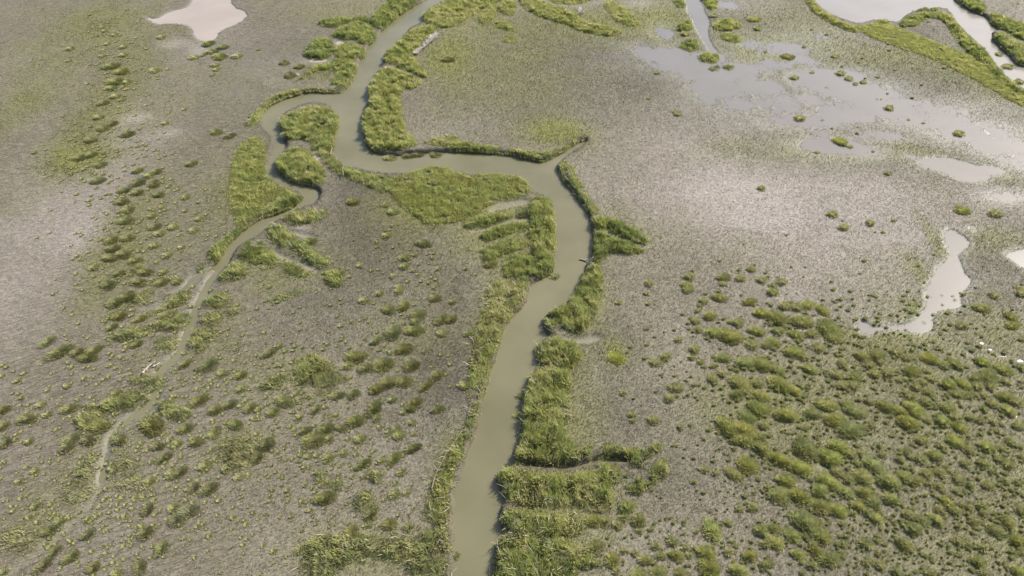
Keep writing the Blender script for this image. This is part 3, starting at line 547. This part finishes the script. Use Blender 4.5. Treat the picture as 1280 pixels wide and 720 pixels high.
# ------------------------------------------------------------------ tussocks: per quarter of the photo, (x, y, width) at four times the photo's scale
TU = {
(0,0): [(810,180,45),(775,345,55),(1045,205,75),(1115,225,60),(1060,245,90),(1100,270,90),(975,280,50),(1190,272,55),(1015,272,30),(560,315,100),(610,345,80),(640,405,45),(580,390,100),(610,495,35),(585,475,50),(620,230,40),(620,270,40),(515,275,40),(575,172,30),(525,150,30),(540,215,35),(355,235,50),(520,505,60),(560,430,60),(500,580,50),(520,635,60),(640,660,70),(455,690,70),(560,610,60),(830,610,40),(1080,650,70),(1150,670,60),(1080,320,40),(1085,345,35),(1065,370,30),(345,300,30)],
(320,0): [(140,305,60),(170,365,70),(220,325,60),(160,665,70),(960,290,60),(15,245,25)],
(640,0): [(1210,85,80),(1228,135,45),(830,565,40),(812,555,25),(870,165,50),(1010,75,40),(725,360,30),(685,490,20)],
(960,0): [(98,268,75),(135,380,40),(335,278,35),(362,357,45),(405,385,42),(438,412,28),(478,404,32),(607,530,50),(600,462,16),(955,655,55),(365,690,85),(220,355,25),(160,580,50),(1160,255,40),(1205,312,55),(870,30,60),(1265,390,50)],
(0,180): [(400,55,80),(460,45,60),(500,90,70),(490,170,80),(780,130,60),(750,150,50),(770,190,70),(795,245,60),(690,180,80),(690,125,60),(620,220,80),(690,235,60),(610,280,70),(640,320,80),(630,370,80),(760,355,45),(775,405,65),(810,312,30),(930,260,50),(1000,370,40),(560,470,80),(570,510,80),(640,460,70),(620,540,70),(680,575,60),(560,560,70),(600,640,60),(730,630,80),(700,680,70),(810,680,80),(820,635,50),(890,680,50),(540,695,70),(960,90,60),(910,510,40),(470,610,50),(800,440,50),(870,410,50),(970,425,50),(930,330,30),(175,40,30),(840,550,50),(780,500,50)],
(320,180): [(670,50,55),(765,35,60),(810,30,60),(895,28,80),(485,280,70),(655,450,45),(835,485,70),(745,560,55),(745,605,50),(795,550,35),(885,568,20),(915,618,32),(690,655,40),(525,605,40),(690,335,50),(685,405,25),(720,710,45),(650,300,40),(270,480,60),(1160,525,70),(1170,590,70),(1050,620,25),(610,512,25),(420,640,60)],
(640,180): [(1245,215,45),(1195,620,45),(885,655,55),(1060,660,60),(1140,665,50),(1060,695,40),(1250,675,50),(875,700,60),(685,690,50),(1040,580,20),(215,640,50),(905,630,20),(60,330,70)],
(960,180): [(970,322,70),(1135,342,58),(600,140,40),(320,345,50),(380,410,50),(512,387,50),(70,683,50),(25,705,40),(1250,710,40),(410,5,30),(245,35,25)],
(0,360): [(240,260,70),(300,300,120),(390,310,80),(440,335,90),(475,298,80),(585,520,60),(1115,420,55),(1205,430,60),(1205,500,50),(1000,545,100),(1080,600,70),(1150,570,80),(1250,590,70),(1180,670,90),(1080,700,60),(760,670,140),(500,670,120),(140,640,90),(210,580,50),(240,625,50),(20,600,60),(20,680,70),(1040,370,100),(930,370,60),(690,270,60),(580,60,90),(640,30,100),(600,130,80),(700,140,80),(840,120,90),(930,690,80),(350,590,80),(90,460,40),(110,545,30),(340,490,30),(550,580,60),(900,45,90),(560,190,60)],
(320,360): [(545,55,50),(620,20,50),(895,45,60),(985,65,40),(665,100,70),(745,85,60),(810,120,90),(930,150,70),(975,150,60),(790,200,90),(690,205,110),(935,220,50),(605,255,60),(745,290,100),(500,325,120),(640,365,110),(780,370,100),(550,390,70),(660,460,110),(610,490,90),(740,455,90),(910,425,70),(410,530,60),(490,520,60),(685,550,50),(800,560,70),(590,590,100),(500,650,100),(605,645,50),(220,640,50),(300,600,60),(90,610,60),(15,600,40),(70,315,70),(120,285,40),(430,690,60),(350,690,90),(250,705,60),(700,700,60),(770,595,60),(910,600,60),(460,380,60),(850,480,70),(430,185,30),(675,320,30),(840,315,30),(740,620,30),(780,670,40),(1060,220,50),(1050,480,60),(145,555,95),(715,10,50),(480,165,25),(975,378,25),(800,160,60)],
(640,360): [(875,5,50),(670,25,30),(535,70,35),(960,60,50),(940,80,30),(1040,40,70),(1185,60,65),(1250,115,80),(990,130,70),(920,160,50),(930,200,50),(1010,210,90),(1090,220,140),(1130,165,60),(1220,205,80),(1200,280,60),(1270,275,50),(675,200,30),(830,255,45),(915,300,60),(900,345,40),(945,365,40),(720,365,55),(770,335,50),(525,335,95),(820,490,60),(790,540,60),(1055,340,70),(1060,420,50),(1005,450,60),(1005,385,30),(1120,385,30),(1165,360,90),(1250,365,110),(1140,465,120),(1230,470,60),(1125,520,80),(1250,530,70),(705,655,60),(600,630,40),(605,660,30),(560,520,40),(1230,590,120),(1180,630,110),(1080,680,130),(1160,690,120),(1260,680,60),(1010,585,20),(1085,565,25),(930,110,30),(855,130,20),(985,705,30),(840,690,40),(40,520,50),(30,620,50)],
(960,360): [(25,15,60),(90,85,60),(150,90,60),(200,75,70),(275,105,65),(45,130,120),(165,150,110),(15,175,40),(300,185,140),(140,225,75),(215,220,60),(325,235,90),(50,205,60),(30,260,80),(135,305,110),(180,340,50),(250,290,60),(370,370,55),(345,332,25),(470,330,80),(540,320,90),(560,360,50),(505,375,60),(210,395,80),(350,425,60),(430,430,90),(535,420,60),(600,415,60),(380,480,60),(810,335,95),(720,405,100),(880,380,55),(930,370,70),(800,410,40),(820,450,40),(775,465,50),(660,460,35),(740,485,60),(800,510,60),(1070,365,65),(1170,390,90),(1270,395,50),(1130,30,50),(1068,92,75),(965,180,55),(1215,135,65),(1220,178,65),(1265,15,60),(1100,425,120),(1040,440,60),(900,470,90),(980,470,80),(1045,480,60),(1110,480,60),(940,520,70),(1000,530,50),(1040,530,40),(1180,530,80),(1190,460,50),(710,530,55),(785,560,60),(590,580,90),(650,600,80),(730,590,120),(700,655,110),(800,655,50),(870,655,70),(430,600,110),(395,570,60),(470,615,60),(290,570,100),(220,620,70),(330,640,110),(400,690,120),(90,620,120),(60,460,120),(50,400,90),(130,500,80),(520,685,40),(460,690,50),(940,640,60),(1010,640,50),(1060,655,50),(1130,660,50),(1200,600,80),(900,590,70),(1080,600,50),(960,690,80),(1240,560,60),(1250,680,60),(690,340,50),(640,310,60),(430,480,60),(500,560,50),(1120,570,60)],
(0,540): [(180,190,40),(100,240,40),(180,365,50),(30,40,70),(150,40,50),(570,190,50),(750,240,60),(790,60,80),(890,50,60),(980,40,80),(1070,5,60),(900,190,90),(860,200,60),(1030,160,60),(970,270,70),(1050,270,90),(1200,220,50),(740,380,80),(870,370,60),(950,380,100),(880,430,90),(730,490,80),(440,430,40),(440,500,80),(810,570,90),(270,590,80),(470,670,80),(700,660,100),(590,700,60),(220,650,100),(20,690,50),(300,440,60),(250,480,80),(360,610,70),(820,120,80),(340,60,80),(600,30,80),(360,20,90),(440,30,80),(1140,170,60)],
(320,540): [(790,70,80),(690,120,90),(535,150,80),(350,315,100),(575,400,80),(670,445,80),(765,465,60),(700,300,60),(755,295,50),(730,195,50),(480,495,90),(440,100,40),(720,10,60),(525,30,60),(50,50,100),(10,120,70),(290,20,130),(370,25,50),(220,580,60),(625,140,40),(365,120,60),(160,290,30),(560,460,40),(1000,600,50)],
(640,540): [(1110,200,90),(960,180,50),(1020,200,40),(1180,150,110),(910,245,30),(1210,365,60),(1135,380,40),(1000,480,110),(1080,450,35),(1250,480,80),(1270,550,60),(970,590,100),(1090,590,60),(1190,610,70),(990,660,140),(1130,680,100),(1265,660,60),(870,575,40),(720,565,50),(805,540,60),(745,610,50),(820,605,70),(670,630,80),(730,690,100),(610,600,40),(505,630,90),(530,460,60),(635,435,70),(640,490,40),(410,560,100),(370,640,90),(630,700,90),(840,700,70),(890,610,40),(1160,25,100),(1110,40,50),(1250,70,90),(1280,270,40),(1230,20,70),(500,190,70),(560,590,40),(580,360,90),(420,430,90),(470,440,60),(560,420,60)],
(960,540): [(770,35,60),(1090,60,80),(930,40,80),(870,60,50),(660,130,55),(760,125,60),(830,110,80),(570,105,50),(470,100,50),(420,105,60),(690,90,50),(520,150,100),(470,210,110),(400,230,60),(340,190,60),(310,110,130),(350,60,100),(160,160,120),(60,120,110),(180,60,150),(300,230,120),(600,230,130),(740,235,70),(790,200,60),(680,210,80),(615,325,85),(480,290,90),(530,350,80),(450,360,80),(540,420,80),(500,390,60),(60,300,120),(150,300,110),(260,280,90),(260,350,130),(350,380,90),(390,290,70),(90,230,90),(180,430,130),(240,450,90),(120,510,80),(190,515,50),(275,515,90),(40,540,90),(30,470,80),(150,600,80),(240,580,90),(310,620,110),(220,660,60),(10,650,50),(375,555,40),(370,455,40),(430,400,40),(490,545,70),(545,540,40),(680,550,90),(550,650,55),(490,645,50),(550,600,40),(730,470,90),(760,425,80),(840,430,70),(700,400,60),(860,380,60),(935,385,60),(900,350,80),(950,535,60),(990,545,40),(1080,570,60),(1130,480,80),(1030,440,60),(1070,360,60),(1080,400,50),(1050,640,80),(1080,700,50),(1240,530,90),(1220,590,50),(1270,600,40),(1250,690,70),(810,700,50),(640,690,60),(940,290,40),(950,230,60),(850,260,50),(850,190,60),(1010,260,50),(1100,260,60),(1080,150,60),(1000,370,50),(1260,380,60),(1200,440,80),(1250,250,40),(1180,240,50),(1160,70,50),(1200,150,60),(1270,120,50),(1000,80,60),(980,150,50),(1150,130,50),(1210,40,60)],
}
tufts = []
for (ox, oy), L_ in TU.items():
    for (x, y, w) in L_: tufts.append((ox+x/4, oy+y/4, w/4))
tufts.sort(key=lambda t: -t[2])
NT = 292

def tuft_arrays(r, h, seed, dens=1.0, el=1.0):
    q = np.random.default_rng(seed)
    n = int(np.clip(620*(r/.7)**1.7*dens, 160, 2600))
    # three to five lumps give an uneven outline
    k = q.integers(3, 6) if r < .7 else q.integers(5, 9)
    ca = q.uniform(0, 6.28)+np.arange(k)*6.28/k; cd = q.uniform(.2, .55, k)*(.75 if r < .7 else 1); cx = np.cos(ca)*cd*r; cy = np.sin(ca)*cd*.85*r; cr = q.uniform(.40, .60, k)*r; ch = q.uniform(.6, 1.1, k)
    j = q.integers(0, k, n); a = q.uniform(0, 6.283, n); rr = np.sqrt(q.random(n))*cr[j]*(1+.18*q.exponential(.5, n))
    x = cx[j]+rr*np.cos(a); y = cy[j]+rr*np.sin(a)
    d = np.hypot(x, y)/r
    L = h*(1.05-.55*np.clip(rr/cr[j], 0, 1.2))*ch[j]*q.uniform(.7, 1.1, n)
    yaw = np.arctan2(y, x)+q.normal(0, .6, n)
    lean = np.clip(.12+.40*d+q.normal(0, .12, n), .02, .9)
    t = np.clip(.62+q.normal(0, .12, n)+.10*q.normal(0, 1, k)[j], .02, .95)
    t = np.where(q.random(n) < .05, q.uniform(.75, 1, n), t)
    return blades(x, y, np.zeros(n), L, q.uniform(.035, .07, n), yaw, lean, q.uniform(.08, .4, n), t)
RADII = [.28, .42, .58, .78, 1.0, 1.3]
PROTO = {}
for i, r in enumerate(RADII):
    for v in range(4):
        V, Fc, tt = tuft_arrays(r, .28+.42*r if r < 1 else .70+.15*(r-1), 1000+i*10+v)
        PROTO[i, v] = mesh_from('grass_tussock', V, Fc, {'tint': ('FACE', tt)}, M_GRASS)
ORD = ['', 'second ', 'third ', 'fourth ', 'fifth ', 'sixth ', 'seventh ', 'eighth ', 'ninth ', 'tenth ']
def place(x, y):
    """words for where a tussock stands in the photo"""
    if x > 960 and y < 240: return 'below the top right river'
    if x > 1170 and 240 <= y < 420: return 'beside the bright pool'
    if 680 < x and y < 60: return 'near the narrow channel mouth'
    if x > 1060 and y < 420: return 'on ground left of the bright pool'
    if x > 850 and y < 420: return 'along the top of the right field'
    if x > 940 and y >= 560: return 'in the dense lower right field'
    if x > 850 and y >= 420: return 'in the dense field right of creek'
    if x > 730 and y > 620: return 'right of the lower creek bank'
    if x > 710: return 'on bare ground right of creek'
    if x < 235 and y < 130: return 'in the upper left string'
    if x < 330 and y < 130: return 'below the upper left pool'
    if x < 260 and y < 365: return 'in the mottled belt on the left'
    if x < 330 and y < 540: return 'around the lower side creek'
    if x < 330: return 'on the worn lower left marsh'
    if 430 < x < 600 and y < 200: return 'at the upper creek margin'
    if x < 460 and y < 120: return 'by the upper creek fingers'
    if y < 360: return 'on the flat inside the creek bend'
    if y < 540: return 'in open marsh left of creek'
    return 'in pale marsh left of lower creek'
SIZE = [(6, 'tiny'), (10, 'small'), (14.5, 'medium'), (20, 'large'), (99, 'huge')]
used = set(); made = []; small = []
for i, (x, y, w) in enumerate(tufts):
    c = W(x, y+.18*w); sc = float(scale_at(x, y+.18*w)); r = .5*w/sc*(1.12 if w < 18 else 1.0)
    east = x > 700
    q = np.random.default_rng(5000+i)
    col = ((1.56, 1.50, 1.42) if east else (1.12, 1.06, 1.12))
    fade = .50 if east else .55
    if x < 330: fade = .5
    if x < 330 and y > 540: fade = .34
    if x < 330 and y < 120: fade = .8
    f = q.uniform(.85, 1.15); g_ = q.uniform(.95, 1.04)
    col = (col[0]*f*g_, col[1]*f, col[2]*f*q.uniform(.8, 1.1), fade)
    hs = .85 if east else .68
    if x < 330: hs = .6
    if (ox, oy) and abs(x-771) < 3 and abs(y-444) < 3: hs = .5; col = (1.5, 1.4, 1.1, 1)
    z = float(hz(c[0], c[1])); zf = WZ-.06 if samp(SD, c[0], c[1]) > -.3 else -.18; z = max(z, zf)
    if i < NT:
        k = int(np.argmin([abs(math.log(r/a)) for a in RADII])); v = int(q.integers(0, 4))
        o = bpy.data.objects.new('grass_tussock', PROTO[k, v]); COL.objects.link(o)
        s = r/RADII[k]; el = q.uniform(.9, 1.15)
        o.location = (c[0], c[1], z); o.scale = (s*el, s*q.uniform(.8, 1.0), hs*min(max(s, .8), 1.25)*q.uniform(.85, 1.15)); o.rotation_euler = (0, 0, 0)
        # turn the shared shape by quarter turns and mirror it so neighbours differ
        o.rotation_euler[2] = q.uniform(-.5, .5)+math.pi*int(q.integers(0, 2))
        if x < 700 and y > 380: o.rotation_euler[2] += q.normal(.35, .35); o.scale[0] *= 1.08; o.scale[1] *= .95
        elif x > 850 and y > 380: o.rotation_euler[2] -= q.normal(.4, .4); o.scale[0] *= 1.05
        o.color = col
        sz = [n for lim, n in SIZE if w < lim][0]
        hue = ('yellowish' if g_ > 1.015 else 'dark green' if f < .94 else 'green') if east else ('straw' if x < 330 and f > 1 else 'olive' if f < 1.02 else 'pale olive')
        lab = '%s %s tussock %s, %d%% across, %d%% down' % (sz, hue, place(x, y), round(x/12.8), round(y/7.2))
        if lab in used: lab = lab.replace(' tussock', ' taller tussock' if w > 15 else ' smaller tussock'); print('DUP', lab, lab in used)
        used.add(lab)
        tag(o, lab, 'tussock', 'grass tussocks scattered over the marsh flats')
        made.append(o)
    else:
        small.append((c[0], c[1], z, r, hs, col))
print('f tufts', len(tufts), time.time()-T0)
# the many smaller ones, and the ones too small and too many to list: one object
rs = np.random.default_rng(99)
def tfield(n, cond):
    out = []
    while len(out) < n:
        x = rs.uniform(0, 1280); y = rs.uniform(0, 720)
        if rs.random() > cond(x, y): continue
        c = W(x, y); 
        if samp(SD, c[0], c[1]) > -.6: continue
        out.append((x, y, c))
    return out
def dens(x, y):
    d = 0
    def b(cx, cy, rx, ry): return math.exp(-((x-cx)/rx)**2-((y-cy)/ry)**2)
    d += 1.3*b(1120, 560, 180, 130)+1.2*b(1180, 660, 140, 80)+.55*b(950, 440, 90, 70)+.5*b(860, 690, 90, 40)+.35*b(460, 450, 110, 80)+.5*b(350, 500, 90, 60)+.45*b(430, 620, 80, 60)
    d += .9*b(200, 440, 90, 90)+.9*b(150, 560, 130, 90)+.6*b(150, 660, 160, 60)+.8*b(140, 90, 30, 60)+1.0*b(150, 230, 50, 120)+.9*b(105, 200, 40, 25)+.3*b(230, 270, 60, 50)+.3*b(520, 330, 60, 40)+.3*b(1080, 400, 80, 40)
    d += .12*b(1100, 90, 90, 60)+.25*b(350, 340, 70, 40)+.5*b(330, 570, 120, 80)
    return min(d, 1)
for (x, y, c) in tfield(4700, dens):
    r = rs.uniform(1.6, 5.0)/2/float(scale_at(x, y))*rs.uniform(.9, 1.5)
    hs = (.9 if x > 700 else .6 if x > 330 else .5)
    col = (1, 1, .95, 1) if x > 700 else ((1.1, 1.0, 1.0, 1) if x > 330 else (1.35, 1.18, 1.2, 1))
    small.append((c[0], c[1], float(hz(c[0], c[1])), r, hs, col))
Vs, Fs, Ts = [], [], []; off = 0
SM = [tuft_arrays(r_, .28+.48*r_, 3000+i, .6) for i, r_ in enumerate([.25, .35, .45, .6, .75]*2)]
SR = [.25, .35, .45, .6, .75]*2
for (x, y, z, r, hs, col) in small:
    k = int(np.argmin([abs(a-r)+.05*rs.random() for a in SR])); V, Fc, tt = SM[k]
    a = rs.uniform(0, 6.28); s = r/SR[k]; V = V.copy()
    V[:, 0], V[:, 1] = (V[:, 0]*math.cos(a)-V[:, 1]*math.sin(a))*s*rs.uniform(.9, 1.3), (V[:, 0]*math.sin(a)+V[:, 1]*math.cos(a))*s
    V[:, 2] *= hs*min(max(s, .7), 1.3)
    V += [x, y, z]; Vs.append(V); Fs.append(Fc+off); off += len(V)
    Ts.append(np.clip(tt + (.10 if col[0] > 1.2 else .03 if col[0] > 1.05 else 0)+rs.normal(0, .04), 0, 1))
o = link('small_grass_tufts', mesh_from('small_grass_tufts', np.concatenate(Vs), np.concatenate(Fs), {'tint': ('FACE', np.concatenate(Ts))}, M_GRASS))
o.color = (1.45, 1.40, 1.42, .52)
tag(o, 'countless small tufts of grass speckling the marsh flats', 'grass', kind='stuff')
print('g small', len(small), time.time()-T0)

# ------------------------------------------------------------------ matted stalks over the flats
N_ = 2300000
x = rs.uniform(-128, 128, N_); y = rs.uniform(24, 176, N_)
px_, py_ = P(np.stack([x, y], -1))
ok = (px_ > -140) & (px_ < 1420) & (py_ > -40) & (py_ < 800)
ok &= rs.random(N_) < np.clip(1.2-y/200, .3, 1)
x, y = x[ok], y[ok]
sd_ = samp(SD, x, y); z = hz(x, y); wet = samp(SHm, x, y)
ok = (sd_ < -.25) & ((z > PW-.02) | ((wet > .15) & (z > PW-.10) & (rs.random(len(x)) < .35) & (y > 75))) & (rs.random(len(x)) < (1-.55*np.clip(wet, 0, 1))*(1-.75*np.clip(samp(SHEEN, x, y), 0, 1))*(samp(BAREm, x, y) < .5)*(1-.8*samp(LEFT, x, y)*(1-np.clip(samp(GREENm, x, y)*1.5, 0, 1))))
x, y, z = x[ok], y[ok], z[ok]; n = len(x)
gm, pl, dk, lf = (samp(A, x, y) for A in (GREENm, PALEm, DARKm, LEFT))
dirn = 6.283*(vnoise(x, y, 2.6, 301)+.5) + 1.0*vnoise(x, y, .8, 302)
dirl = math.radians(38)+.9*vnoise(x, y, 3.0, 303)
yaw = np.where(rs.random(n) < lf*.8, dirl+math.pi*(rs.random(n) < .5), dirn+rs.normal(0, 1.2, n))
t = .54+.42*(pl-.2)-.30*dk+.10*vnoise(x, y, .9, 305)+.14*fbm(x, y, 4.5, 306, 3)+rs.normal(0, .07, n)
isg = rs.random(n) < np.clip(.03+1.0*gm, 0, .92)*(.6+.8*(vnoise(x, y, 1.2, 306)+.5))
t = np.where(isg, np.clip(.16+.08*rs.normal(0, 1, n), 0, .24), np.clip(t, .32, 1))
L = rs.uniform(.12, .34, n); wd = rs.uniform(.018, .040, n)*(1+y/200)
lean = np.where(isg, rs.uniform(.3, .85, n), rs.uniform(.86, .985, n))
V, Fc, tt = blades(x, y, z+.015, L, wd, yaw, lean, np.zeros(n)+.02, t)
o = link('matted_marsh_grass', mesh_from('matted_marsh_grass', V, Fc, {'tint': ('FACE', tt)}, M_THATCH))
tag(o, 'matted dead stalks and short green shoots covering the mud flats', 'matted grass', kind='stuff')
print('h thatch', n, time.time()-T0)

# ------------------------------------------------------------------ wrack, driftwood
def heap(name, poly, label, cat, n_m2=45, zz=.1, lmin=.3, lmax=1.0, wmul=1.0, ang=None, tmin=.35):
    pw = wp(poly, 0, 1); lo, hi = pw.min(0), pw.max(0); n = max(14, int((hi[0]-lo[0])*(hi[1]-lo[1])*n_m2))
    x = rs.uniform(lo[0], hi[0], n); y = rs.uniform(lo[1], hi[1], n); s = sdf(x, y, pw, 1); ok = s > 0; x, y, s = x[ok], y[ok], s[ok]; n = len(x)
    cx, cy = (lo+hi)/2
    z = np.maximum(hz(x, y), -.1)+zz*rs.random(n)+.16*sstep(0, .6, s)
    a = rs.uniform(0, 6.28, n) if ang is None else ang+rs.normal(0, .35, n)
    V, Fc, tt = blades(x-cx, y-cy, z, rs.uniform(lmin, lmax, n), rs.uniform(.06, .13, n)*wmul, a, rs.uniform(.85, .97, n), np.full(n, .02), rs.uniform(tmin, 1, n))
    o = link(name, mesh_from(name, V, Fc, {'tint': ('FACE', tt)}, M_STRAW)); o.location = (cx, cy, 0); tag(o, label, cat, 'pale wrack left by the tide'); return o
def rect(x0, y0, x1, y1): return [(x0, y0), (x1, y0), (x1, y1), (x0, y1)]
heap('reed_wrack', [(508,69),(518,63),(527,57),(535,45),(548,38),(555,42),(552,49),(543,56),(530,65),(526,72),(515,71)], 'large pale heap of tide wrack in the grass right of the upper creek', 'wrack', 70, wmul=1.6, tmin=.5)
heap('reed_wrack', [(717,18),(722,10),(733,11),(734,19),(725,24)], 'round pale wrack heap inside the top centre grass loop', 'wrack', 70, wmul=1.5, tmin=.5)
heap('reed_wrack', [(703,210),(705,199),(714,197),(716,204),(709,214)], 'pale wrack clump capping the grass ridge right of the creek fork', 'wrack', 80, wmul=1.3, tmin=.5)
heap('reed_wrack', [(728,230),(732,226),(736,230),(733,234)], 'tiny pale wrack scrap halfway down the ridge right of the creek fork', 'wrack', 80, tmin=.5)
heap('reed_wrack', [(392,275),(396,264),(403,252),(410,247),(415,250),(408,260),(404,272)], 'fan of bleached sticks beside the side creek hairpin', 'wrack', 60, lmax=1.6, ang=.9, tmin=.5)
heap('reed_wrack', [(355,302),(352,285),(362,281),(370,290),(372,300)], 'brown and white wrack spilled at the head of the diagonal ridge', 'wrack', 40, tmin=.3)
heap('reed_wrack', [(477,157),(478,145),(484,130),(488,132),(483,148),(482,158)], 'narrow pale wrack streak within the tall upper creek bank', 'wrack', 60, lmax=.7, tmin=.5)
heap('reed_wrack', [(512,163),(530,165),(540,172),(533,178),(520,172)], 'pale wrack strip at the foot of the tall upper creek bank', 'wrack', 50, tmin=.45)
heap('reed_wrack', [(228,206),(240,199),(258,195),(275,188),(292,184),(290,192),(272,198),(250,203),(235,209)], 'speckled wrack line on the mottled flat left of the side creek', 'wrack', 22, tmin=.5)
heap('reed_wrack', [(306,148),(312,143),(320,144),(316,153),(308,160)], 'pale wrack at the left end of the bend ridge', 'wrack', 40, tmin=.5)
heap('reed_wrack', [(472,228),(475,224),(482,225),(481,230)], 'small white wrack spot on the levee left of the broad meadow', 'wrack', 110, tmin=.7)
heap('reed_wrack', [(1255,35),(1255,35.5),(1256,35)], 'x', 'wrack') if False else None
heap('reed_wrack', [(1022,575),(1032,572),(1040,578),(1038,588),(1028,586)], 'pale bare wrack patch in the dense grass field at lower right', 'wrack', 55, tmin=.6)
heap('reed_wrack', [(1093,632),(1099,615),(1104,612),(1103,628),(1107,638),(1100,642)], 'forked pale wrack trail between dark clumps at lower right', 'wrack', 55, tmin=.5)
heap('reed_wrack', [(566,655),(563,630),(566,605),(574,590),(578,592),(571,612),(570,640),(572,660),(569,690),(565,690)], 'pale crumbly wrack fringe at the foot of the lower left levee', 'wrack', 45, wmul=.9, tmin=.1)
heap('reed_wrack', [(605,690),(603,703),(612,712),(618,710),(617,698)], 'grey wrack snag at the waterline near the bottom edge', 'wrack', 40, lmax=.9, tmin=.2)
def pole(name, pts, r, label, z0=.12, col=M_STRAW, branches=()):
    """driftwood: tapering bent pole along photo points lying on the ground"""
    w = W([p[0] for p in pts], [p[1] for p in pts]); V = []; Fc = []
    def tube(path, r0, r1):
        b0 = len(V); n = len(path)
        for i, p in enumerate(path):
            t = path[min(i+1, n-1)]-path[max(i-1, 0)]; t = t/np.linalg.norm(t); s = np.array([-t[1], t[0], 0]); s /= np.linalg.norm(s)+1e-9; u = np.cross(t, s)
            rr = (r0+(r1-r0)*i/(n-1))*rs.uniform(.85, 1.15)
            for k in range(6):
                a = k*math.pi/3; V.append(p+s*math.cos(a)*rr+u*math.sin(a)*rr)
        for i in range(n-1):
            for k in range(6):
                Fc.append([b0+i*6+k, b0+i*6+(k+1) % 6, b0+(i+1)*6+(k+1) % 6, b0+(i+1)*6+k])
        for e in (b0, b0+(n-1)*6): Fc.append([e, e+1, e+2, e+3]); Fc.append([e, e+3, e+4, e+5])
    zz = [max(float(hz(a, b)), z0-.6)+z0 for a, b in w]
    path = np.array([[a, b, c] for (a, b), c in zip(w, zz)]); c0 = path.mean(0); path = path-c0
    tube(path, r, r*.5)
    for (i, dx, dy, dz) in branches: tube(np.array([path[i], path[i]+np.array([dx, dy, dz])*.5+[0, 0, .04], path[i]+np.array([dx, dy, dz])]), r*.5, r*.2)
    o = link(name, mesh_from(name, V, Fc, {'tint': ('FACE', np.full(len(Fc), .45)+rs.normal(0, .08, len(Fc)))}, col, True)); o.location = c0
    tag(o, label, 'driftwood'); return o
pole('driftwood_log', [(179,468),(183,463),(188,458),(193,455)], .17, 'bleached driftwood log resting on the mud just above the green mound', .2, branches=((1,.5,-.5,.25),(2,.6,.5,.2)))
pole('driftwood_log', [(192,459),(196,457),(200,454)], .11, 'shorter pale branch lying right of the bleached driftwood log', .16, branches=((1,.4,-.3,.2),))
zz_ = WZ+.03
pole('driftwood_branch', [(725,321),(731,323),(738,323.5),(742,322)], .10, 'pale branch floating at the right bank of the creek below the spurs', .10+0, branches=((1,.3,.4,.1),))
pole('fallen_reed', [(540,612),(544,597),(551,582),(558,568),(567,556),(577,541)], .035, 'long pale fallen reed edging the outer side of the lower left levee', .25)
pole('fallen_reed', [(590,500),(587,515),(583,530)], .03, 'short pale fallen reed at the upper end of the lower left levee', .25)
pole('fallen_reed', [(430,223),(429,216),(431,210)], .045, 'pale bent stake in the levee left of the main creek bend', .6)
pole('fallen_reed', [(414,197),(416,189),(414,183)], .045, 'pale stick standing in grass at the bend point', .6)
pole('fallen_reed', [(490,676),(495,674),(500,677)], .06, 'pale fallen reed across the wide bottom olive patch', .6)
print('i', time.time()-T0)

# ------------------------------------------------------------------ light
gp = (1320, 510)                                         # the sun mirrors in still water about here, off the right edge
d = np.array([*(W(*gp)), -H]); d /= np.linalg.norm(d)
sun_dir = np.array([d[0], d[1], -d[2]])
el = math.asin(sun_dir[2]); az = math.atan2(sun_dir[0], sun_dir[1])
print('sun', math.degrees(el), math.degrees(az))
ld = bpy.data.lights.new('sun', 'SUN'); ld.energy = 4.4; ld.angle = math.radians(.53); ld.color = (1, .96, .90)
lo_ = bpy.data.objects.new('sun', ld); COL.objects.link(lo_); lo_.rotation_euler = (math.pi/2-el, 0, -az+math.pi)
wld = bpy.data.worlds.new('World'); S.world = wld; wld.use_nodes = True; N = wld.node_tree.nodes; Lk = wld.node_tree.links
bg = N['Background']; sky = N.new('ShaderNodeTexSky'); sky.sky_type = 'NISHITA'; sky.sun_disc = False
sky.sun_elevation = el; sky.sun_rotation = az; sky.air_density = 1.0; sky.dust_density = 2.5; sky.ozone_density = 1.0
Lk.new(sky.outputs[0], bg.inputs[0]); bg.inputs[1].default_value = .12
S.view_settings.view_transform = 'Standard'; S.view_settings.look = 'None'; S.view_settings.gamma = 1; S.view_settings.exposure = .98
S.cycles.max_bounces = 4; S.cycles.diffuse_bounces = 3; S.cycles.transmission_bounces = 2; S.cycles.use_denoising = True
